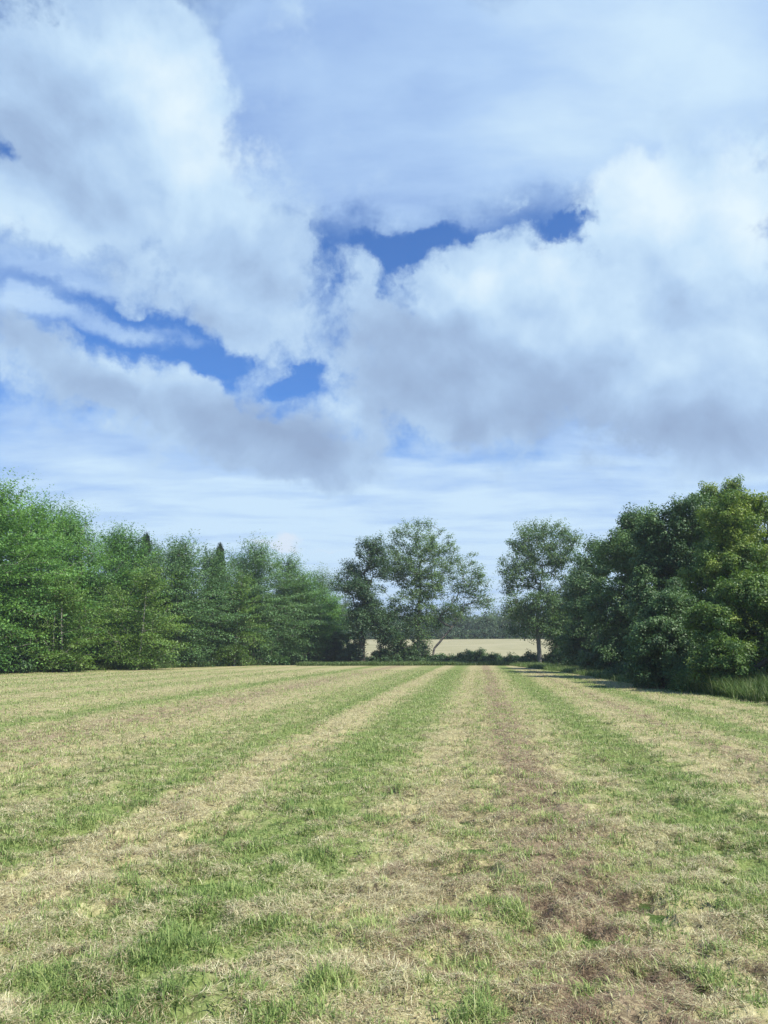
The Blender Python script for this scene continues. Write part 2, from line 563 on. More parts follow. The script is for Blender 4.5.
ys = np.unique(np.concatenate([np.linspace(FIELD_Y0, 2.4, 24), spaced(2.4, FIELD_Y1, 0.035, 1.0075)]))
xs = sym(np.concatenate([np.arange(0, 3.6, 0.035), spaced(3.6, 34, 0.035, 1.022)]))
xs = xs[(xs > -34) & (xs < 16.0)]
V, F = grid(xs, ys, field_h)
c = V[F].mean(1)
F = F[(c[:, 0] > left_edge(c[:, 1]) - 0.6 + 1.0 * fbm(c[:, 1] / 3, c[:, 1] * 0, 3, 2)) & (c[:, 0] < 11.9 + 0.025 * np.clip(c[:, 1] - 30, 0, 60))]
mesh_np('mown_field', V, F, meadow_mat(), kind='structure', smooth=True)

xs = np.arange(-60, 90, 3.0)
ys = np.arange(106, 206.1, 3.0)
V, F = grid(xs, ys, lambda x, y: land(x, y) + 0.03)
mesh_np('far_field', V, F, ground_mat('far_stubble', [(0.32, (0.21, 0.21, 0.115)), (0.5, (0.30, 0.28, 0.165)), (0.68, (0.38, 0.345, 0.22))], 1.0), kind='structure', smooth=True)


# ------------------------------------------------------------------ grass
def blades(n_pts, P, L, W, lean, az, curve, tint, mat, name, kind='stuff', segs=2):
    """one object of bent grass blades. P (n,3) roots, L length, W width, lean 0 upright .. 1.5 lying, az heading, curve extra bend at the tip"""
    n = len(P)
    hd = np.stack([np.cos(az), np.sin(az), np.zeros(n)], -1)
    wd = np.stack([-np.sin(az), np.cos(az), np.zeros(n)], -1)
    up = np.array([0, 0, 1.0])
    pts = [P]
    ang = lean.copy()
    for k in range(segs):
        d = hd * np.sin(ang)[:, None] + up * np.cos(ang)[:, None]
        pts.append(pts[-1] + d * (L / segs)[:, None])
        ang = ang + curve
    rows = []
    for k in range(segs):
        w = W * (1 - 0.45 * k / segs) * 0.5
        rows += [pts[k] - wd * w[:, None], pts[k] + wd * w[:, None]]
    rows.append(pts[-1])
    V = np.stack(rows, 1)                      # n, 2*segs+1, 3
    m = V.shape[1]
    base = (np.arange(n) * m)[:, None]
    tri = []
    for k in range(segs - 1):
        a = 2 * k
        tri += [[a, a + 1, a + 3], [a, a + 3, a + 2]]
    a = 2 * (segs - 1)
    tri.append([a, a + 1, a + 2])
    F = (base[:, :, None] + np.array(tri)[None]).reshape(-1, 3)
    return mesh_np(name, V.reshape(-1, 3), F, mat, attr={'tint': np.repeat(tint, m)}, kind=kind)


def strand_mat(name, stops, trans=0.25):
    m, t, out = new_mat(name)
    at = t.n.new('ShaderNodeAttribute')
    at.attribute_name = 'tint'
    c = t.ramp(at.outputs['Fac'], stops)
    p = principled(t, c, 0.6, 0.25)
    tr = t.n.new('ShaderNodeBsdfTranslucent')
    t.put(tr.inputs['Color'], c)
    mx = t.n.new('ShaderNodeMixShader')
    mx.inputs[0].default_value = trans
    t.l.new(p.outputs[0], mx.inputs[1])
    t.l.new(tr.outputs[0], mx.inputs[2])
    t.l.new(mx.outputs[0], out.inputs['Surface'])
    return m

GRASS = strand_mat('grass_blade', [(0.0, (0.085, 0.14, 0.035)), (0.35, (0.21, 0.31, 0.085)), (0.7, (0.38, 0.45, 0.155)), (1.0, (0.60, 0.58, 0.30))], 0.35)
HAYM = strand_mat('dry_clipping', [(0.0, (0.10, 0.068, 0.043)), (0.25, (0.33, 0.22, 0.14)), (0.40, (0.33, 0.33, 0.175)), (0.55, (0.50, 0.44, 0.23)), (0.8, (0.70, 0.64, 0.38)), (1.0, (0.82, 0.77, 0.50))], 0.15)


def scatter(n, y0, y1, pw):
    """points in the widened view wedge, density falling as distance^-pw"""
    u = rng.random(n)
    e = 2 - pw
    d = (y0 ** e + u * (y1 ** e - y0 ** e)) ** (1 / e) if abs(e) > 1e-6 else y0 * (y1 / y0) ** u
    x = (rng.random(n) * 2 - 1) * (0.66 * d + 0.9)
    return x, d

# upright grass
x, y = scatter(1150000, 2.6, 60, 2.0)
sh = row_shares(x, y)
tuft = fbm(x / 0.16, y / 0.16, 71, 3)
patch = fbm(x / 0.9, y / 0.9, 75, 3)
keep = rng.random(len(x)) < np.clip(sh[:, 0] * 1.15 + 1.9 * (patch - 0.5) + 1.8 * (tuft - 0.48), 0.05, 1)
keep &= (x > left_edge(y)) & (x < 12)
x, y, tuft, patch, sh = x[keep], y[keep], tuft[keep], patch[keep], sh[keep]
n = len(x)
far = np.clip(y / 4.5, 1, None)
L = (0.018 + 0.042 * rng.random(n) ** 1.6 + 0.42 * np.clip(tuft - 0.5, 0, 0.4) * rng.random(n) + 0.035 * np.clip(sh[:, 0] - 0.5, 0, 1)) * far ** 0.12
W = (0.0034 + 0.0034 * rng.random(n)) * far ** 0.62
az = rng.random(n) * 2 * math.pi
lean = np.abs(rng.normal(0.75, 0.45, n))
P = np.stack([x, y, field_h(x, y) - 0.004], -1)
keepg = rng.random(n) > 0.8 * pits(x, y)
x, y, tuft, patch, sh, L, W, az, lean, P = (q[keepg] for q in (x, y, tuft, patch, sh, L, W, az, lean, P))
n = len(x)
tint = np.clip(0.36 + 0.24 * rng.standard_normal(n) * 0.8 + 0.5 * (patch - 0.5) + 0.35 * (1 - sh[:, 0]) - 0.08, 0, 1)
blades(n, P, L, W, lean, az, 0.5 + 0.5 * rng.random(n), tint, GRASS, 'meadow_grass', segs=2)

# clippings lying on and between the stubble
x, y = scatter(2100000, 2.6, 60, 2.0)
sh = row_shares(x, y)
cl = fbm(x / 0.28, y / 0.22, 81, 3)
keep = rng.random(len(x)) < np.clip((sh[:, 1] + sh[:, 2]) * 1.0 + 2.2 * (cl - 0.52), 0.02, 1)
keep &= (x > left_edge(y)) & (x < 12)
x, y, cl, sh = x[keep], y[keep], cl[keep], sh[keep]
n = len(x)
far = np.clip(y / 4.5, 1, None)
L = (0.02 + 0.07 * rng.random(n) ** 1.8) * far ** 0.15
W = (0.0013 + 0.0019 * rng.random(n)) * far ** 0.62
flow = 2 * math.pi * fbm(x / 0.35, y / 0.35, 91, 2) * 1.6
az = flow + rng.normal(0, 0.9, n)
lean = np.clip(rng.normal(1.55, 0.16, n), 0.8, 1.85)
z = field_h(x, y) + 0.004 + 0.16 * np.clip(cl - 0.46, 0, 0.4) * rng.random(n) + 0.008 * rng.random(n)
P = np.stack([x, y, z], -1)
pit = pits(x, y)
mid_strip = np.exp(-((x - ROW * y - 0.1) / 1.0) ** 2)
brown = rng.random(n) < np.clip(sh[:, 2] * 1.2 + 0.34 * mid_strip + 0.6 * pit + 1.2 * (fbm(x / 0.5, y / 0.5, 95, 3) - 0.56), 0.02, 0.9)
tint = np.where(brown, np.clip(0.2 + 0.13 * rng.standard_normal(n), 0, 0.5), np.clip(0.56 + 0.24 * rng.standard_normal(n), 0.1, 1))
tint = np.where(rng.random(n) < 0.75 * pit, 0.10 * rng.random(n), tint)
blades(n, P, L, W, lean, az, rng.normal(0.05, 0.4, n), tint, HAYM, 'hay_clippings', segs=3)

# ------------------------------------------------------------------ tree builder
def unit(v):
    return v / np.maximum(np.linalg.norm(v, axis=-1, keepdims=True), 1e-9)


def tubes(paths, radii, sides=5):
    Vs, Fs, off = [], [], 0
    for P, Rr in zip(paths, radii):
        P = np.asarray(P, float)
        k = len(P)
        T = unit(np.gradient(P, axis=0))
        ref = np.array([0.31, 0.95, 0.05]) if abs(T[0, 2]) > 0.8 else np.array([0.05, 0.1, 0.99])
        A = unit(np.cross(T, ref))
        B = np.cross(T, A)
        th = np.linspace(0, 2 * math.pi, sides, endpoint=False)
        ring = P[:, None] + np.asarray(Rr)[:, None, None] * (A[:, None] * np.cos(th)[None, :, None] + B[:, None] * np.sin(th)[None, :, None])
        Vs.append(ring.reshape(-1, 3))
        i = np.arange(k - 1)[:, None] * sides
        j = np.arange(sides)[None, :]
        j2 = (j + 1) % sides
        Fs.append(off + np.stack([i + j, i + j2, i + sides + j2, i + sides + j], -1).reshape(-1, 4))
        off += k * sides
    return np.concatenate(Vs), np.concatenate(Fs)


def grow(trunk, targets, rg, up=0.25, step=0.7, start_z=0.0):
    """join every target point to a growing branch network. trunk (k,3). Returns paths, radii (pipe model)."""
    nodes = [p for p in np.asarray(trunk, float)]
    par = [-1] + list(range(len(trunk) - 1))
    zmin = start_z
    top = nodes[-1]
    order = np.argsort([np.linalg.norm(t - np.array([trunk[0][0], trunk[0][1], min(t[2], top[2])])) + 0.2 * abs(t[2] - top[2]) for t in targets])
    tips = []
    for ti in order:
        t = targets[ti]
        N = np.array(nodes)
        d = t[None] - N
        dist = np.linalg.norm(d, axis=1)
        low = np.where(d[:, 2] < 0.15 * dist, (0.15 * dist - d[:, 2]) * 1.4, 0)      # branches rise towards their leaves
        cost = dist + low + np.where(N[:, 2] < zmin, 50, 0)
        j = int(np.argmin(cost))
        a, L = N[j], dist[j]
        k = max(1, int(round(L / step)))
        bend = rg.normal(0, 0.07 * L, 3)
        prev = j
        for q in range(1, k + 1):
            f = q / k
            p = a * (1 - f) + t * f + np.array([0, 0, -up * L * 0.35]) * math.sin(math.pi * f) + bend * math.sin(math.pi * f)
            nodes.append(p)
            par.append(prev)
            prev = len(nodes) - 1
        tips.append(prev)
    n = len(nodes)
    w = np.zeros(n)
    for i in tips:
        w[i] += 1
    kids = [[] for _ in range(n)]
    for i in range(n - 1, 0, -1):
        w[par[i]] += w[i] if w[i] > 0 else 0
        kids[par[i]].append(i)
    w = np.maximum(w, 0.4)
    return np.array(nodes), par, kids, w


def network_paths(nodes, kids, w, r0, rmin, expo=0.5):
    """split the network into a trunk path (the thickest line) and branch paths"""
    rad = np.maximum(r0 * (w / w[0]) ** expo, rmin)
    paths, radii = [], []
    stack = [(0, None)]
    while stack:
        s, parent = stack.pop()
        line = [parent, s] if parent is not None else [s]
        cur = s
        while kids[cur]:
            ks = sorted(kids[cur], key=lambda k: -w[k])
            for o in ks[1:]:
                stack.append((o, cur))
            cur = ks[0]
            line.append(cur)
        if len(line) > 1:
            rr = rad[line].copy()
            if parent is not None:
                rr[0] = min(rr[0], rr[1] * 1.25)
            paths.append(nodes[line])
            radii.append(rr)
    return paths, radii


def leaves(C, S, count, size, rg, droop=0.15, flat=0.55, aspect=0.55, tint0=None, spread=0.5, ball=0.7):
    """C (n,3) cluster centres, S (n,3,3) cluster axes (rows already scaled); one bent diamond per leaf or leaf group"""
    idx = np.repeat(np.arange(len(C)), count)
    n = len(idx)
    g = unit(rg.normal(0, 1, (n, 3))) * (rg.random(n) ** 0.5)[:, None] * 1.15
    off = np.einsum('ni,nij->nj', g, S[idx])
    p = C[idx] + off
    nrm = unit(np.stack([rg.normal(0, 1, n) * (1 - flat), rg.normal(0, 1, n) * (1 - flat), 0.35 + rg.random(n)], -1) + ball * unit(off))
    d = unit(np.cross(nrm, rg.normal(0, 1, (n, 3))))
    d = unit(d + np.array([0, 0, -droop]))
    sdir_ = np.cross(nrm, d)
    L = (size * (0.65 + 0.7 * rg.random(n)))[:, None]
    Wd = L * aspect * 0.5
    V = np.stack([p - d * L * 0.5, p + sdir_ * Wd - d * L * 0.05, p + d * L * 0.5 - nrm * L * 0.12, p - sdir_ * Wd - d * L * 0.05], 1)
    t = np.clip((tint0[idx] if tint0 is not None else 0.5) + spread * rg.normal(0, 0.35, n), 0, 1)
    F = (np.arange(n) * 4)[:, None] + np.arange(4)[None]
    return V.reshape(-1, 3), F, np.repeat(t, 4)


def cluster_axes(C, centre, rad, flat, rg, outward=0.0):
    """ellipsoid axes per cluster: flattened, and drawn out away from the stem when outward > 0"""
    n = len(C)
    o = C - centre
    o[:, 2] *= 0.35
    o = unit(o + 1e-4)
    side = unit(np.cross(o, np.array([0, 0, 1.0])))
    upv = np.cross(side, o)
    r = (rad * (0.7 + 0.6 * rg.random(n)))[:, None]
    return np.stack([o * r * (1 + outward), side * r * (1 + 0.3 * outward), upv * r * flat], 1)


def lobed_targets(lobes, n, rg, hollow=0.35, gap=0.0):
    """points inside a union of ellipsoid lobes (cx,cy,cz,rx,ry,rz), thinner in the middle, with gaps"""
    lobes = np.asarray(lobes, float)
    vol = lobes[:, 3] * lobes[:, 4] * lobes[:, 5]
    out = []
    while sum(map(len, out)) < n:
        m = n * 3
        li = rg.choice(len(lobes), m, p=vol ** 0.8 / (vol ** 0.8).sum())
        v = unit(rg.normal(0, 1, (m, 3)))
        r = rg.random(m) ** (1 / 3)
        keep = r > hollow * rg.random(m)
        p = lobes[li, :3] + v * r[:, None] * lobes[li, 3:]
        if gap > 0:
            ns = fbm(p[:, 0] / 1.5 + 0.6 * p[:, 2] + 50, p[:, 1] / 1.5 + p[:, 2] / 1.3 + 80, int(rg.integers(999)), 2)
            keep &= ns > gap
        out.append(p[keep])
    return np.concatenate(out)[:n]


def relax(P, dmin, rg):
    """drop points that crowd one another"""
    keep = []
    for p in P:
        if all(np.sum((p - q) ** 2) > dmin * dmin for q in keep):
            keep.append(p)
    return np.array(keep)


def shape(name, label, cat, loc, group, trunk, targets, leafm, barkm, rg, r0=0.2, rmin=0.012, rad=0.6, flat=0.6, outward=0.2, count=60, size=0.12,
          start_z=1.0, step=0.7, up=0.25, sides=5, droop=0.15, lflat=0.55, tint=0.5, tvar=0.5, aspect=0.55, expo=0.5, height_tint=0.0, extra_shoots=None, spread=0.35, ball=0.7, extra_stems=None, crown_name='crown', trunk_name='trunk'):
    nodes, par, kids, w = grow(trunk, targets, rg, up, step, start_z)
    paths, radii = network_paths(nodes, kids, w, r0, rmin, expo)
    centre = np.array([trunk[0][0], trunk[0][1], np.mean(targets[:, 2])])
    C = targets
    S = cluster_axes(C.copy(), centre, rad, flat, rg, outward)
    z = C[:, 2]
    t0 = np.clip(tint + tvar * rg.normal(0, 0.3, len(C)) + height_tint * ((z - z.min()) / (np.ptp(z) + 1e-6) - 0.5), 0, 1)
    V, F, T = leaves(C, S, count, size, rg, droop, lflat, aspect, t0, spread, ball)
    for P in (extra_stems or []):
        paths.append(P)
        radii.append(np.linspace(r0 * 0.8, 0.02, len(P)))
    if extra_shoots is not None:
        SP = extra_shoots
        for P in SP:
            paths.append(P)
            radii.append(np.linspace(0.02, 0.008, len(P)))
        pts = np.concatenate([P[1:] for P in SP])
        S2 = np.repeat((np.eye(3) * np.array([0.22, 0.22, 0.2]))[None], len(pts), 0)
        V2, F2, T2 = leaves(pts, S2, 9, size * 0.9, rg, droop, lflat, aspect, np.full(len(pts), min(tint + 0.1, 1)), spread)
        F = np.concatenate([F, F2 + len(V)])
        V = np.concatenate([V, V2])
        T = np.concatenate([T, T2])
    root = thing(name, label, cat, loc, group)
    tv, tf = tubes(paths, radii, sides)
    mesh_np(trunk_name, tv, tf, barkm, root, smooth=True)
    mesh_np(crown_name, V, F, leafm, root, attr={'tint': T})
    return root


def put(px, dist):
    """a spot on the ground: bearing as seen from the camera in frame pixels, distance along +Y in metres"""
    x = (px - 384) / FPX * dist * math.cos(PITCH)   # near the horizon the bearing hardly depends on the row
    return x, dist


def height_of(py, dist):
    """height above the ground whose top shows at frame row py"""
    v = (512 - py) / FPX
    return EYE + dist * (math.sin(PITCH) + math.cos(PITCH) * v) / (math.cos(PITCH) - math.sin(PITCH) * v)


def wid(wpx, dist):
    return wpx / FPX * dist


BARK_PALE = bark_mat('pale_bark', (0.16, 0.15, 0.12), (0.33, 0.31, 0.26))
BARK_DARK = bark_mat('dark_bark', (0.05, 0.043, 0.035), (0.13, 0.11, 0.085))
BARK_ASH = bark_mat('ash_bark', (0.10, 0.09, 0.075), (0.24, 0.21, 0.175))
LEAF_CHERRY = leaf_mat('leaf_fresh_green', (0.059, 0.143, 0.036), (0.112, 0.244, 0.059), (0.200, 0.362, 0.091), 0.38)
LEAF_SAPLING = leaf_mat('leaf_sapling', (0.064, 0.120, 0.026), (0.122, 0.215, 0.045), (0.192, 0.293, 0.075), 0.4)
LEAF_DULL = leaf_mat('leaf_grey_green', (0.062, 0.130, 0.047), (0.108, 0.206, 0.076), (0.174, 0.296, 0.112), 0.35)
LEAF_ASH = leaf_mat('leaf_ash', (0.058, 0.113, 0.041), (0.108, 0.190, 0.063), (0.188, 0.282, 0.103), 0.38)
LEAF_DARK = leaf_mat('leaf_dark', (0.037, 0.083, 0.031), (0.072, 0.139, 0.047), (0.131, 0.223, 0.075), 0.28)
LEAF_OAK = leaf_mat('leaf_field_maple', (0.053, 0.111, 0.025), (0.108, 0.193, 0.040), (0.246, 0.317, 0.064), 0.32)
LEAF_IVY = leaf_mat('leaf_ivy', (0.016, 0.036, 0.014), (0.029, 0.062, 0.023), (0.058, 0.104, 0.036), 0.15)
NEEDLE = leaf_mat('needle', (0.010, 0.024, 0.012), (0.020, 0.042, 0.018), (0.036, 0.066, 0.026), 0.1)
FARLEAF = leaf_mat('leaf_far', (0.034, 0.066, 0.029), (0.058, 0.106, 0.043), (0.102, 0.162, 0.060), 0.3)

LEFT = 'trees along the left side of the meadow'
RIGHT = 'trees along the right side of the meadow'
MIDDLE = 'trees in the hedge at the end of the meadow'


# ------------------------------------------------------------------ left: young trees with layered sprays and long top shoots
def spray_tree(label, px, dist, top_py, wpx, leafm=LEAF_CHERRY, barkm=BARK_PALE, seed=0, n=260, count=100, size=0.178, shoots=10, tint=0.5, low=0.35, widest=0.32, stems=1, dense=1.0, name='broadleaf_tree', full=0.75, bare=False):
    rg = np.random.default_rng(1000 + seed)
    x, y = put(px, dist)
    H = height_of(top_py, dist)
    Rm = wid(wpx, dist) / 2 * 1.3
    n = int(n * 1.7)
    ph = rg.random(3) * 6.28
    # targets: whorls of ascending branches, each carrying flat sprays
    T = []
    nb = int(n / 6)
    for b in range(nb):
        f = low / H + (0.95 - low / H) * ((b + rg.random()) / nb)
        prof = min(1, (f / widest) ** 0.5 * 0.8 + 0.25) if f < widest else (1 - (f - widest) / (1.02 - widest)) ** full
        a = b * 2.4 + rg.normal(0, 0.4)
        reach = Rm * prof * (0.75 + 0.4 * rg.random()) * (1 + 0.15 * math.sin(2 * a + ph[0]))
        k = max(2, int(round(6 * min(1, reach / Rm + 0.25))))
        rise = 0.35 + 0.5 * f + rg.normal(0, 0.1)
        for q in range(k):
            u = (q + 0.55 + 0.4 * rg.random()) / k
            rr = reach * u
            aa = a + rg.normal(0, 0.25)
            zz = f * H * 0.93 + rise * rr * (0.85 - 0.45 * u) + rg.normal(0, 0.12) - 0.1
            T.append((math.cos(aa) * rr, math.sin(aa) * rr, min(max(0.2, zz), H * 0.97)))
    T = np.array(T)
    ks = 8
    lean = rg.normal(0, 0.05, 2)
    trunk = np.array([(lean[0] * H * t + 0.06 * math.sin(5 * t + ph[1]), lean[1] * H * t + 0.06 * math.sin(4 * t + ph[2]), -0.15 + (H * 0.93 + 0.15) * t) for t in np.linspace(0, 1, ks * 2)])
    T[:, :2] += np.stack([lean * H * 1] * len(T)) * (T[:, 2:3] / H)
    XS = None
    if bare:                                           # a sapling whose stem shows through its open front
        hid = (np.abs(T[:, 0]) < 0.95) & (T[:, 1] < 0.6) & (T[:, 2] > 0.2 * H) & (T[:, 2] < 0.8 * H)
        T = T[~hid]
    if stems == 2:
        XS = [np.array([(-0.75 - 0.1 * t, -0.1, -0.15 + 0.78 * H * t) for t in np.linspace(0, 1, 8)])]
    SH = []
    for _ in range(shoots):
        t = T[np.argsort(-T[:, 2])[int(rg.random() ** 1.3 * len(T) * 0.4)]]
        Ls = 0.8 + 1.3 * rg.random()
        dv = unit(np.array([t[0] * 0.28 + rg.normal(0, 0.22), t[1] * 0.28 + rg.normal(0, 0.22), 1.0]))
        pts = [t - dv * 0.3]
        for q in range(6):
            pts.append(pts[-1] + dv * Ls / 6 + rg.normal(0, 0.02, 3))
            dv = unit(dv + np.array([dv[0] * 0.12, dv[1] * 0.12, -0.05]))
        SH.append(np.array(pts))
    z = float(land(x, y))
    return shape(name, label, 'tree', (x, y, z), LEFT, trunk, T, leafm, barkm, rg, r0=0.03 + 0.008 * H, rmin=0.010, rad=0.62 * dense * (Rm / 2.6) ** 0.4, flat=0.27, outward=0.9, count=count, size=size,
                 start_z=0.5, step=0.8, up=0.3, droop=0.3, lflat=0.72, ball=0.35, tint=tint, tvar=0.8, height_tint=0.25, extra_shoots=SH if SH else None, extra_stems=XS)


def conifer(label, px, dist, top_py, wpx, seed):
    rg = np.random.default_rng(3000 + seed)
    x, y = put(px, dist)
    H = height_of(top_py, dist)
    Rm = wid(wpx, dist) / 2
    T = []
    for k in range(420):
        f = 0.04 + 0.95 * rg.random()
        a = k * 2.4
        r = Rm * (1 - f) * (0.3 + 0.7 * rg.random() ** 0.5)
        T.append((math.cos(a) * r, math.sin(a) * r, f * H - 0.25 * r))
    T = np.array(T)
    trunk = np.array([(0, 0, -0.1 + H * t) for t in np.linspace(0, 1, 16)])
    return shape('conifer', label, 'tree', (x, y, float(land(x, y))), LEFT, trunk, T, NEEDLE, BARK_DARK, rg, r0=0.17, rad=0.3, flat=0.4, outward=0.7, count=110, size=0.16, aspect=0.4, start_z=0.3, up=-0.3, droop=0.4, tvar=0.4)


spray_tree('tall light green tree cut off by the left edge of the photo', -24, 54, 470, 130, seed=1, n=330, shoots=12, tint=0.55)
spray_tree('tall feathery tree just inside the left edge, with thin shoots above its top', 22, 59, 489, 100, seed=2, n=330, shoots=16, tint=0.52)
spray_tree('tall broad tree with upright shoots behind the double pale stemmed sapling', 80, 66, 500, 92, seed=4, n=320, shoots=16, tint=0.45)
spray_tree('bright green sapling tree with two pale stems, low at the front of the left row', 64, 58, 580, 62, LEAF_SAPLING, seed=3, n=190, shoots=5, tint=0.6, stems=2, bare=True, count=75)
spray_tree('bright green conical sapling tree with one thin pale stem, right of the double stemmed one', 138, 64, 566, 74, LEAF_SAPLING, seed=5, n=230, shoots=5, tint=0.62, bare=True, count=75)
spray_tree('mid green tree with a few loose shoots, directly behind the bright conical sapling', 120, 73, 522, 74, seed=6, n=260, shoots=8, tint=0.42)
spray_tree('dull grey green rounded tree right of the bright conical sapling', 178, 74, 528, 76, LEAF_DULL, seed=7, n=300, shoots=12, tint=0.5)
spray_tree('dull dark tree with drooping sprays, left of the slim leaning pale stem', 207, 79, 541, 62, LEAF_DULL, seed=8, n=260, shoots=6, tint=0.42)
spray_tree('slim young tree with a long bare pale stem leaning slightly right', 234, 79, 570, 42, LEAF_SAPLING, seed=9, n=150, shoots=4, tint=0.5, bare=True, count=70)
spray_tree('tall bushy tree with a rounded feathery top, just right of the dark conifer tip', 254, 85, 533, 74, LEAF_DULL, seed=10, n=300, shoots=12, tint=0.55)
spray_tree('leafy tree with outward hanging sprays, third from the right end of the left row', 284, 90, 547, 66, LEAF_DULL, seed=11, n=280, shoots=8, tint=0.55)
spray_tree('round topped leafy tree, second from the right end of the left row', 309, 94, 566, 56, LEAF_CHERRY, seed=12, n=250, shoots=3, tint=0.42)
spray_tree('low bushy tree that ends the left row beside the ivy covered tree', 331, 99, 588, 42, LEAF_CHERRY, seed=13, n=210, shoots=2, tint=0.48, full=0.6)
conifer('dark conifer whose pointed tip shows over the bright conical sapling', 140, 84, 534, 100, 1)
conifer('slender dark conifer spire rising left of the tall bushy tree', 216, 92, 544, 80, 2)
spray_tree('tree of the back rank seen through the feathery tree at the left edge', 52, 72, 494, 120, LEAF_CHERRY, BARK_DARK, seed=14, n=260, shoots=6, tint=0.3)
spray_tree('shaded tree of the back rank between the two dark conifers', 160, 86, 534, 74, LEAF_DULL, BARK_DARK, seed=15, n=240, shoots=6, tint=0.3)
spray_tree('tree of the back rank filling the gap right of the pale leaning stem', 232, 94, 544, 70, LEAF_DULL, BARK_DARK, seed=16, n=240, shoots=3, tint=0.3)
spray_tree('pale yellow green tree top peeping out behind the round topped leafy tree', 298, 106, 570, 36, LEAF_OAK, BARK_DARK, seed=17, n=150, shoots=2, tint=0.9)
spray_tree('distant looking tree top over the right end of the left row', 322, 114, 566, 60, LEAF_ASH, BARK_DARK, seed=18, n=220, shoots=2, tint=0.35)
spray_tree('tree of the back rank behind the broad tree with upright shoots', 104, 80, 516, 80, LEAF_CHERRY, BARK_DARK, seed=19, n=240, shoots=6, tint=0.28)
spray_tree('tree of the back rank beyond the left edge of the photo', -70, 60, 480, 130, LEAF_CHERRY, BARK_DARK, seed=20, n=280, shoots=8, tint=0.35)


# ------------------------------------------------------------------ end of the meadow: open crowned ash trees
def lobed_tree(label, px, dist, lobes_px, trunk_px, group, leafm, barkm, seed, n=220, rad=0.7, dmin=0.45, count=55, size=0.15, r0=0.3, rmin=0.022, hollow=0.5, gap=0.40, flat=0.6, tint=0.5, start=2.0,
               depth=0.8, name='ash_tree', tvar=0.6, expo=0.55, up=0.25, outward=0.25, cat='tree', height_tint=0.2, base_py=None, step=0.8, lflat=0.5, aspect=0.55, ball=0.7):
    """lobes_px: (centre px, centre py, half width px, half height px) of each leafy mass; trunk_px: line of (px, height fraction)"""
    rg = np.random.default_rng(5000 + seed)
    x0, y0 = put(px, dist)
    z0 = float(land(x0, y0))
    L = []
    for lp in lobes_px:
        a, b, c, d = lp[:4]
        dy = lp[4] if len(lp) > 4 else rg.normal(0, 0.6)
        lx, ly = put(a, dist)
        rx = wid(c, dist)
        L.append((lx - x0, dy, height_of(b, dist) - z0, rx, rx * depth, wid(d, dist)))
    T = lobed_targets(L, n * 2, rg, hollow, gap)
    T = relax(T, dmin, rg)[:n]
    T[:, 2] = np.maximum(T[:, 2], 0.25)
    trunk = []
    for a, h in trunk_px:
        lx, _ = put(a, dist)
        trunk.append((lx - x0, 0.0, h))
    trunk = np.array(trunk)
    f = np.linspace(0, len(trunk) - 1, 4 * len(trunk))
    trunk = np.stack([np.interp(f, np.arange(len(trunk)), trunk[:, k]) for k in range(3)], -1)
    trunk[:, :2] += rg.normal(0, 0.04, (len(trunk), 2)) * np.linspace(0, 1, len(trunk))[:, None]
    return shape(name, label, cat, (x0, y0, z0), group, trunk, T, leafm, barkm, rg, r0=r0, rmin=rmin, rad=rad, flat=flat, outward=outward, count=count, size=size, start_z=start, step=step, up=up, sides=6,
                 tint=tint, tvar=tvar, expo=expo, height_tint=height_tint, droop=0.2, lflat=lflat, aspect=aspect, ball=ball)


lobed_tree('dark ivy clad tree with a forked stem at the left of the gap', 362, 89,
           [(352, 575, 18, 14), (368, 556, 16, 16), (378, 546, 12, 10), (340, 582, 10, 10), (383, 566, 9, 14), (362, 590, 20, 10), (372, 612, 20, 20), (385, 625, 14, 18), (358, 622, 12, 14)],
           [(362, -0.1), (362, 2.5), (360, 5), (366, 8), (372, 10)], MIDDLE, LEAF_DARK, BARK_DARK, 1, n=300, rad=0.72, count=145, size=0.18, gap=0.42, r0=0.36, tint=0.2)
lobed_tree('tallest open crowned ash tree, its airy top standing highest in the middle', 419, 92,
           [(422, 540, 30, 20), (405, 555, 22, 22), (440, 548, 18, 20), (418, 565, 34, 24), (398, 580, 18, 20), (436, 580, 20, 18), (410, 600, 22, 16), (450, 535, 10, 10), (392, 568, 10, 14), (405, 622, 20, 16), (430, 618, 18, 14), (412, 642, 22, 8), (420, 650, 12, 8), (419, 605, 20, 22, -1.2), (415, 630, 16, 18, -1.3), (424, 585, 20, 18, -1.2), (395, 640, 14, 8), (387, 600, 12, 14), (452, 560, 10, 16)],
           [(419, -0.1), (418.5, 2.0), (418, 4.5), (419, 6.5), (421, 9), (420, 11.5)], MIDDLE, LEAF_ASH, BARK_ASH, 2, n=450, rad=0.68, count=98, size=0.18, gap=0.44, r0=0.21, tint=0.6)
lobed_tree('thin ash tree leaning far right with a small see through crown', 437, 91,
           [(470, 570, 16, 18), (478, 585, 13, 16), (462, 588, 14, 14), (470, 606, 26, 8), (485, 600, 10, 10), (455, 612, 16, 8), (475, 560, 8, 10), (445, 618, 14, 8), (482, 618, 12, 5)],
           [(432, -0.1), (434, 1.8), (446, 3.4), (459, 5.2), (466, 7)], MIDDLE, LEAF_ASH, BARK_ASH, 3, n=200, rad=0.6, count=65, size=0.17, gap=0.45, r0=0.13, tint=0.5)
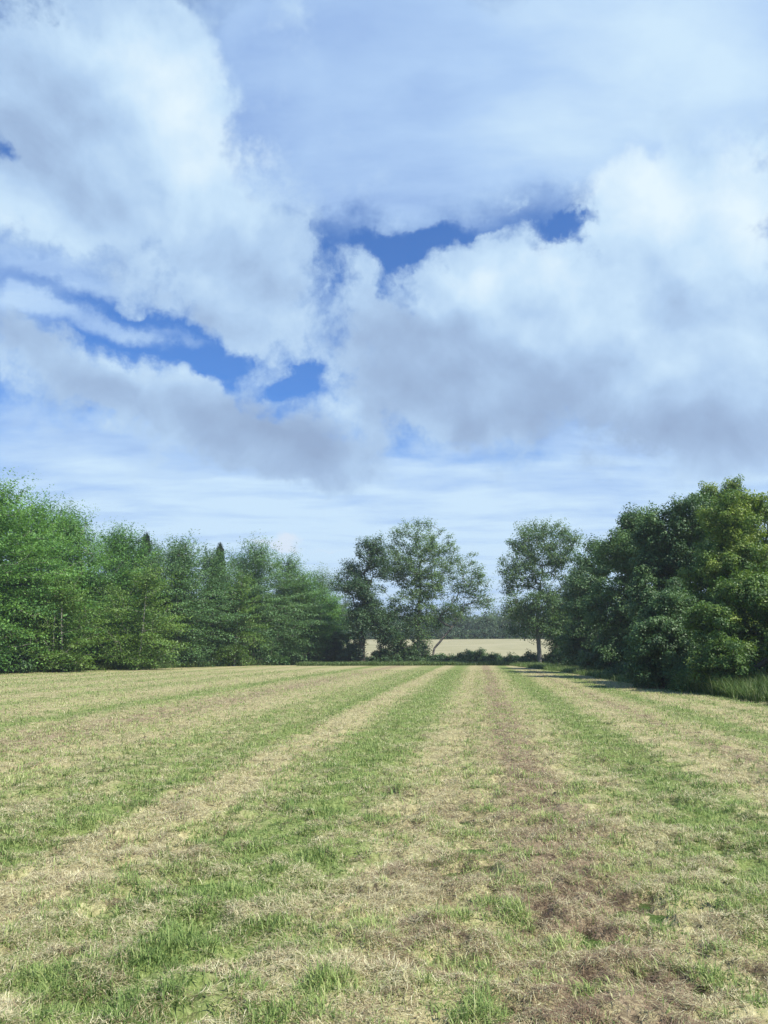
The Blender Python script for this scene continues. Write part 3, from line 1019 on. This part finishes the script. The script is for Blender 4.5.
lobed_tree('ash tree with a bare pale trunk and a wide open crown right of the gap', 539, 80,
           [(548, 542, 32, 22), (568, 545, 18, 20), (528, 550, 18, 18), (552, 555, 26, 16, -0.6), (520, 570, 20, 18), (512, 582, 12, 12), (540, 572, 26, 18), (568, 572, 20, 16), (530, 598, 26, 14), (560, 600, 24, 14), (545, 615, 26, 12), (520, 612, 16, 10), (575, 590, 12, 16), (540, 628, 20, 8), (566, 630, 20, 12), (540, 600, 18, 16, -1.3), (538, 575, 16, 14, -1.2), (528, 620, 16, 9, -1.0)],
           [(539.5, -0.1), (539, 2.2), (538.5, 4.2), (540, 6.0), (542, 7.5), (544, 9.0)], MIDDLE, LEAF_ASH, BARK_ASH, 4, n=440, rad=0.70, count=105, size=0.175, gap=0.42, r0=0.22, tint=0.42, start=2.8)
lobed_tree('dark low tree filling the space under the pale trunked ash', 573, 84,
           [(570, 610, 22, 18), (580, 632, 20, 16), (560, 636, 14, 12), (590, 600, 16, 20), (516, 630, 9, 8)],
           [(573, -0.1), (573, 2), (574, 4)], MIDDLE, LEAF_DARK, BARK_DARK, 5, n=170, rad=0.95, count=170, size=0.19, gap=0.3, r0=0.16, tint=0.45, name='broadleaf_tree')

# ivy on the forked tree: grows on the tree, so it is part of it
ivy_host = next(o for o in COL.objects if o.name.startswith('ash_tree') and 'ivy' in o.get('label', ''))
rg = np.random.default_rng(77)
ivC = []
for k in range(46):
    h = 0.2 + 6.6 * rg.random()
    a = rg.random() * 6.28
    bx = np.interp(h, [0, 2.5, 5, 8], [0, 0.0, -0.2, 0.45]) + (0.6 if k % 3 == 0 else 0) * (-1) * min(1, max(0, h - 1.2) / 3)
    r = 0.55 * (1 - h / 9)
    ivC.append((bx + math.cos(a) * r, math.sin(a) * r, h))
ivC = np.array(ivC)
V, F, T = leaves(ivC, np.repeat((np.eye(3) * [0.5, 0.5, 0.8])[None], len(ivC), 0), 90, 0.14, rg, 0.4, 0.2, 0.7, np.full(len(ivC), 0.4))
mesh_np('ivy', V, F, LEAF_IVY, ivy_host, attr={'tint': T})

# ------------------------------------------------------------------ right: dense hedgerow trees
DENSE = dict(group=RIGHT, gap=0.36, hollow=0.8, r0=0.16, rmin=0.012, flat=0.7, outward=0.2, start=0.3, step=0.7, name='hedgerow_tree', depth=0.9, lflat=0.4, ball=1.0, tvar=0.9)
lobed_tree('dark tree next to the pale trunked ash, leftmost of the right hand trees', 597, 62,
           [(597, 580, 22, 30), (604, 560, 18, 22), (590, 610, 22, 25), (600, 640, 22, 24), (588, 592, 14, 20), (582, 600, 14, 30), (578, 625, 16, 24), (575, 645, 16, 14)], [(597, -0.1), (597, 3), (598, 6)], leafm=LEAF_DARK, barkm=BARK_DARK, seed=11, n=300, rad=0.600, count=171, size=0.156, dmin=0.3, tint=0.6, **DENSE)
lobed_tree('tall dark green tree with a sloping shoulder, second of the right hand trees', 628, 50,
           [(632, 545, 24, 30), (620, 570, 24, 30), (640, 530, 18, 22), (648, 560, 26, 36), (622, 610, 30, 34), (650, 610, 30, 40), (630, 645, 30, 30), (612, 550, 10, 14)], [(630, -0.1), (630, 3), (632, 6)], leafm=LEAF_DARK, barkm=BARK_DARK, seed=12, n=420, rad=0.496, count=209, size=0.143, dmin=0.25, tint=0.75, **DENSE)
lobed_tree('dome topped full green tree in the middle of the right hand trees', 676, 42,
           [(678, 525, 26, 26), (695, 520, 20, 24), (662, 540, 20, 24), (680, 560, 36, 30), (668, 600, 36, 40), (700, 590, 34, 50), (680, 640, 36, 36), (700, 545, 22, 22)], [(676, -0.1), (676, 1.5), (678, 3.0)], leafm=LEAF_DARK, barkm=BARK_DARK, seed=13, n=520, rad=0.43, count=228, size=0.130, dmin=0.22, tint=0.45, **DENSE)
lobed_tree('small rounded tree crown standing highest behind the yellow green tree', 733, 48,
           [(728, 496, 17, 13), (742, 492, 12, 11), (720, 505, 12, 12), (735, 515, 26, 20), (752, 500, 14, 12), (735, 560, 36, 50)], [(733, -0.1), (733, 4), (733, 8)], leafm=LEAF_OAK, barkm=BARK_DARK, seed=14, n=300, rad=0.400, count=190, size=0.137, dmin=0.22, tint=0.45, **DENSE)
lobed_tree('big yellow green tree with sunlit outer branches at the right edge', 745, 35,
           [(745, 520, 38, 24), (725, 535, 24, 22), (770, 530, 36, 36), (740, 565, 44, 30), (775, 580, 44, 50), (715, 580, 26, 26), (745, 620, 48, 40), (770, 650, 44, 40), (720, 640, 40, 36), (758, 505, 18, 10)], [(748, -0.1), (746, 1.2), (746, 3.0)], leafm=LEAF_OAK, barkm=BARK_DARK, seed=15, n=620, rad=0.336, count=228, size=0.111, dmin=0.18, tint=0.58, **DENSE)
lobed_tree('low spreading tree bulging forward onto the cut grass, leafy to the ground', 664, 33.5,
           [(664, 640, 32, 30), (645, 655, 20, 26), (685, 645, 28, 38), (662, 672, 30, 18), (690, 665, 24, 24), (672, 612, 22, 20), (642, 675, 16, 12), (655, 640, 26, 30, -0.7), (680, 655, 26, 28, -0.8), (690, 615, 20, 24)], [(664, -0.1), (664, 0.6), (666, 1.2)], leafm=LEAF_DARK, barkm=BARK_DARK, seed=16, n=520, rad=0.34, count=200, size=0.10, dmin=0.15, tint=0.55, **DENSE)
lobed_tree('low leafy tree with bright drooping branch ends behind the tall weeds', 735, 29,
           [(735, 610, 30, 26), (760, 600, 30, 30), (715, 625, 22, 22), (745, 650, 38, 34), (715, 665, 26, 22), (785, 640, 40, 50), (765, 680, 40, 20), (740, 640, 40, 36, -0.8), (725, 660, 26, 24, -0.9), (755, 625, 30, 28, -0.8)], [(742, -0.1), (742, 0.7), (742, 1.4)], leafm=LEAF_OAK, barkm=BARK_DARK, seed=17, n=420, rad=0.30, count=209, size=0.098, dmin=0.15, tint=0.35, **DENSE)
lobed_tree('low dark bush at the foot of the sloping shouldered tree', 612, 50,
           [(612, 655, 20, 16), (598, 660, 14, 12), (630, 662, 16, 14)], [(612, -0.1), (612, 0.8), (612, 1.6)], leafm=LEAF_DARK, barkm=BARK_DARK, seed=19, n=130, rad=0.360, count=152, size=0.130, dmin=0.2, tint=0.5, **DENSE)


# ------------------------------------------------------------------ low hedge bushes at the end of the meadow
HEDGE = 'bushes of the low hedge at the end of the meadow'
def bush(label, px, dist, top_py, wpx, seed, leafm=LEAF_DARK, tint=0.45, n=60, size=0.17, count=110, name='hedge_bush', group=HEDGE, z_lift=0.0, rad=None):
    rg = np.random.default_rng(7000 + seed)
    x, y = put(px, dist)
    z0 = float(land(x, y))
    H = max(0.5, height_of(top_py, dist) - z0)
    Rm = wid(wpx, dist) / 2
    T = []
    for k in range(n):
        a, r = rg.random() * 6.28, rg.random() ** 0.55
        hmax = H * (1 - 0.75 * r ** 2.2) * (0.72 + 0.35 * rg.random())
        T.append((math.cos(a) * r * Rm, math.sin(a) * r * min(Rm, 1.3), max(0.12, hmax * rg.random() ** 0.45)))
    T = np.array(T)
    trunk = np.array([(0, 0, -0.05), (0.02, 0, 0.15), (0.03, 0.02, 0.3), (0.02, 0, H * 0.4)])
    return shape(name, label, 'bush', (x, y, z0), group, trunk, T, leafm, BARK_DARK, rg, r0=0.05, rmin=0.008, rad=rad or 0.38, flat=0.7, outward=0.2, count=count, size=size, start_z=0.0, step=0.4, tint=tint, tvar=0.7, crown_name='foliage', trunk_name='stem')


bush('dark bush under the right side of the ivy clad tree', 383, 90, 646, 34, 1)
bush('dark bush at the foot of the ivy clad tree', 350, 90, 640, 26, 2)
bush('low bush at the foot of the tallest ash', 408, 91, 651, 34, 3)
bush('tall dark shrub filling the space between the ivy clad tree and the tallest ash', 395, 92.5, 634, 40, 31, n=110)
bush('tall dark shrub between the end of the left row and the ivy clad tree', 344, 93, 628, 40, 32, n=110)
bush('tall leafy shrub behind the foot of the tallest ash', 417, 94, 638, 30, 33, LEAF_ASH, n=80)
bush('thin low bush right of the tallest ash', 440, 90.5, 653, 24, 4, tint=0.35)
bush('reddish tinged low bush in the middle of the gap', 455, 90, 655, 22, 5, tint=0.3)
bush('largest dark hedge bush in the open gap', 475, 89, 649, 40, 6, n=90)
bush('rounded dark bush right of the largest hedge bush', 493, 88, 654, 26, 7)
bush('low bush left of the pale ash trunk', 512, 86, 655, 22, 8)
bush('bush right beside the foot of the pale ash trunk', 530, 82, 651, 20, 9)
bush('low bush right of the pale ash trunk', 555, 82, 652, 30, 10)
bush('taller shrub right of the pale ash trunk, hiding the far field', 566, 83.5, 636, 34, 34, n=100)
bush('bramble clump at the edge of the cut grass below the sloping shouldered tree', 628, 44, 662, 46, 35, n=90, size=0.1, group=None, name='bramble_clump')
bush('bramble clump at the edge of the cut grass below the leftmost right hand tree', 602, 55, 659, 40, 36, n=90, size=0.11, group=None, name='bramble_clump')
bush('bramble clump between the bulging tree and the tall weeds', 697, 30.5, 668, 44, 37, LEAF_OAK, n=90, size=0.08, group=None, name='bramble_clump')
bush('low bush between the pale trunked ash and the right hand trees', 580, 78, 655, 34, 11)
bush('leafy bush at the foot of the end of the left row', 336, 95, 645, 26, 12, tint=0.6)

# scrub along the foot of the left row
SCRUB = 'scrub bushes along the foot of the left row'
scr = ['scrub bush at the left edge of the photo, at the foot of the trees', 'scrub bush below the double stemmed sapling', 'bright low scrub between the two saplings', 'scrub bush below the bright conical sapling', 'scrub bush below the dull grey green tree',
       'scrub bush left of the foot of the pale leaning stem', 'scrub bush right of the foot of the pale leaning stem', 'scrub bush below the tall bushy tree', 'scrub bush below the hanging sprays near the right end of the row']
for k, (lb, px) in enumerate(zip(scr, [12, 52, 100, 128, 172, 212, 246, 266, 296])):
    dist = 54 + (px / 340) * 44
    bush(lb, px, dist, 648 - 0.02 * px, 46, 20 + k, LEAF_CHERRY if k % 2 else LEAF_DARK, 0.3 + 0.1 * (k % 4), group=SCRUB, n=70, name='scrub_bush')


# the shaded hedge behind the left row: one continuous growth
rg = np.random.default_rng(555)
m = 1300
yy = 44 + 62 * rg.random(m)
xx = left_edge(yy) - 3.2 - 2.6 * rg.random(m)
hz = (5.6 + 3.4 * fbm(yy / 4, yy * 0, 6, 3)) * rg.random(m) ** 0.6
x0 = float(left_edge(75) - 4.5)
C = np.stack([xx - x0, yy - 75.0, land(xx, yy) + hz + 0.1], -1)
V, F, T = leaves(C, np.repeat((np.eye(3) * [1.2, 1.2, 0.8])[None], m, 0), 70, 0.3, rg, 0.2, 0.5, 0.6, np.clip(0.4 + 0.25 * rg.normal(0, 1, m), 0, 1))
hd = mesh_np('hedge', V, F, LEAF_DARK, attr={'tint': T})
hd.location = (x0, 75.0, 0.0)
hd['label'] = 'long shaded hedge growing behind the trees of the left row'
hd['category'] = 'hedge'


m = 420
yy = 27 + 45 * rg.random(m)
xx = 15.6 + 0.02 * yy + 2.4 * rg.random(m)
hz = (2.2 + 1.6 * fbm(yy / 3, yy * 0, 16, 3)) * rg.random(m) ** 0.7
C = np.stack([xx - 17, yy - 48.0, land(xx, yy) + hz + 0.1], -1)
V, F, T = leaves(C, np.repeat((np.eye(3) * [0.9, 0.9, 0.7])[None], m, 0), 90, 0.2, rg, 0.2, 0.5, 0.6, np.clip(0.4 + 0.25 * rg.normal(0, 1, m), 0, 1))
hd = mesh_np('hedge', V, F, LEAF_DARK, attr={'tint': T})
hd.location = (17, 48.0, 0.0)
hd['label'] = 'dark undergrowth hedge filling the space behind the right hand trees'
hd['category'] = 'hedge'

# ------------------------------------------------------------------ beyond the hedge
FARG = 'trees along the far side of the pale field'
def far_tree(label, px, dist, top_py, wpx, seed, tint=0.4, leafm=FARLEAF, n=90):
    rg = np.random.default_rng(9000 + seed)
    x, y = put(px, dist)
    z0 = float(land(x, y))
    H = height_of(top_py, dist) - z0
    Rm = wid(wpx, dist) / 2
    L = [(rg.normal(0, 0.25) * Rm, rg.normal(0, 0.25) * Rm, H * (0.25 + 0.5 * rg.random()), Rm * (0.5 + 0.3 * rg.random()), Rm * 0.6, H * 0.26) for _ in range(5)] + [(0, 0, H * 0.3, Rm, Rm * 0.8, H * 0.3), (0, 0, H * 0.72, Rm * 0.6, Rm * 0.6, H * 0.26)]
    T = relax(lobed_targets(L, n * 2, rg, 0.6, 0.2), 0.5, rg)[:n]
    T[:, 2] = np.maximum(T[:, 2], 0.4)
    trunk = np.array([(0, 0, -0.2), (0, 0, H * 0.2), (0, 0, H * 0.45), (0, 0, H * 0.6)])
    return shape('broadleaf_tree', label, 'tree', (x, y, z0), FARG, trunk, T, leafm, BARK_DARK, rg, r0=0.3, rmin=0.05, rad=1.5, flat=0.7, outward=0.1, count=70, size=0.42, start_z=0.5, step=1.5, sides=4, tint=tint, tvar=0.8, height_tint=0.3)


FARS = [(330, 604, 46, 0.4, 'far tree seen between the left row and the ivy clad tree'), (352, 600, 44, 0.35, 'far tree behind the ivy clad tree'), (385, 606, 46, 0.45, 'far blue green tree between the ivy clad tree and the tallest ash'),
        (412, 610, 40, 0.4, 'far tree behind the trunk of the tallest ash'), (436, 608, 40, 0.5, 'far tree right of the trunk of the tallest ash'), (462, 606, 40, 0.35, 'far tree behind the thin leaning ash'),
        (486, 612, 26, 0.6, 'far paler tree right of the thin leaning ash'), (505, 606, 40, 0.95, 'far bright green rounded tree in the gap'), (525, 600, 44, 0.3, 'far dark tree left of the pale ash trunk'),
        (556, 602, 46, 0.35, 'far tree right of the pale ash trunk'), (590, 598, 50, 0.4, 'far tree behind the leftmost of the right hand trees')]
for k, (px, py, w, tn, lb) in enumerate(FARS):
    far_tree(lb, px, 214 + 6 * (k % 3), py, w, k, tn)
FH = 'bushes of the far hedge'
FHL = ['far hedge bush left of the ivy clad tree', 'far hedge bush right of the ivy clad tree', 'far hedge bush left of the tallest ash trunk', 'far hedge bush right of the tallest ash trunk', 'far hedge bush at the left of the open gap',
       'far hedge bush below the thin leaning ash', 'darkest far hedge bush in the open gap', 'far hedge bush at the right of the open gap', 'far hedge bush beside the pale ash trunk', 'far hedge bush right of the pale ash trunk']
for k, lb in enumerate(FHL):
    bush(lb, 335 + k * 25, 207, 628 - (k % 3), 34, 60 + k, FARLEAF, 0.25 + 0.1 * (k % 3), n=50, size=0.4, count=40, group=FH, rad=0.9)

# a wood along the skyline all round, too far to count
rg = np.random.default_rng(404)
m = 1500
a = R(-75) + R(150) * rg.random(m)
r = 330 + 190 * rg.random(m)
x, y = np.sin(a) * r, np.cos(a) * r
hh = 5 + 6 * fbm(a * 9, r / 90, 3, 3)
C = np.stack([x, y, land(x, y) + hh * (0.1 + 0.8 * rg.random(m))], -1)
S = np.repeat((np.eye(3) * [5.0, 5.0, 3.2])[None], m, 0)
V, F, T = leaves(C, S, 26, 2.2, rg, 0.1, 0.4, 0.7, np.clip(0.4 + 0.25 * rg.normal(0, 1, m), 0, 1))
mesh_np('distant_wood', V, F, FARLEAF, attr={'tint': T}, kind='stuff')


# ------------------------------------------------------------------ rough grass along the edges
TALL = strand_mat('tall_grass_blade', [(0.0, (0.045, 0.085, 0.017)), (0.5, (0.085, 0.15, 0.03)), (0.8, (0.17, 0.25, 0.07)), (1.0, (0.34, 0.37, 0.18))], 0.35)
def verge(n, x, y, lo, hi, w, name, tint=0.45, lean=0.3):
    n = len(x)
    L = lo + (hi - lo) * rng.random(n) ** 1.3 * (0.5 + fbm(x / 1.5, y / 1.5, 33, 2))
    P = np.stack([x, y, land(x, y) - 0.03], -1)
    return blades(n, P, L, np.full(n, w) * (0.6 + 0.8 * rng.random(n)), np.abs(rng.normal(lean, 0.3, n)), rng.random(n) * 6.28, 0.3 + 0.5 * rng.random(n),
                  np.clip(tint + 0.22 * rng.standard_normal(n), 0, 1), TALL, name, segs=2)

n = 90000
y = 46 + 54 * rng.random(n)
x = left_edge(y) + 1.2 - 4.8 * rng.random(n) ** 1.1 + 0.8 * (fbm(y / 3, y * 0, 9, 2) - 0.3)
verge(n, x, y, 0.25, 0.75, 0.035, 'left_verge_grass', 0.6)
n = 120000
x = -9 + 26 * rng.random(n)
y = 80.5 + 8.5 * rng.random(n) + 0.5 * fbm(x / 3, x * 0, 8, 2) - 0.03 * x * (x > 0)
verge(n, x, y, 0.2, 0.55, 0.045, 'end_verge_grass', 0.6)
n = 70000
y = 14 + 70 * rng.random(n) ** 1.4
x = 11.6 + 0.025 * np.clip(y - 30, 0, 60) + 3.2 * rng.random(n) ** 1.1 + 0.5 * (fbm(y / 2, y * 0, 12, 2) - 0.3)
verge(n, x, y, 0.18, 0.55, 0.022, 'right_verge_grass', 0.65)
n = 45000
y = 20.5 + 11 * rng.random(n)
x = 11.5 + 2.8 * rng.random(n)
k = fbm(x / 0.6, y / 0.6, 14, 2) > 0.42
verge(n, x[k], y[k], 0.4, 1.0, 0.020, 'tall_weeds', 0.6, 0.2)

# ------------------------------------------------------------------ thin summer haze
hm, ht, ho = new_mat('haze_air')
vol = ht.n.new('ShaderNodeVolumePrincipled')
vol.inputs['Color'].default_value = (0.90, 0.95, 1.0, 1)
vol.inputs['Density'].default_value = 0.0005
vol.inputs['Anisotropy'].default_value = 0.2
ht.l.new(vol.outputs[0], ho.inputs['Volume'])
b = 1560.0
V = np.array([(x, y, z) for z in (-2.5, 62.0) for y in (-b, b) for x in (-b, b)])
F = np.array([(0, 2, 3, 1), (4, 5, 7, 6), (0, 1, 5, 4), (2, 6, 7, 3), (0, 4, 6, 2), (1, 3, 7, 5)])
mesh_np('haze', V, F, hm, kind='stuff')
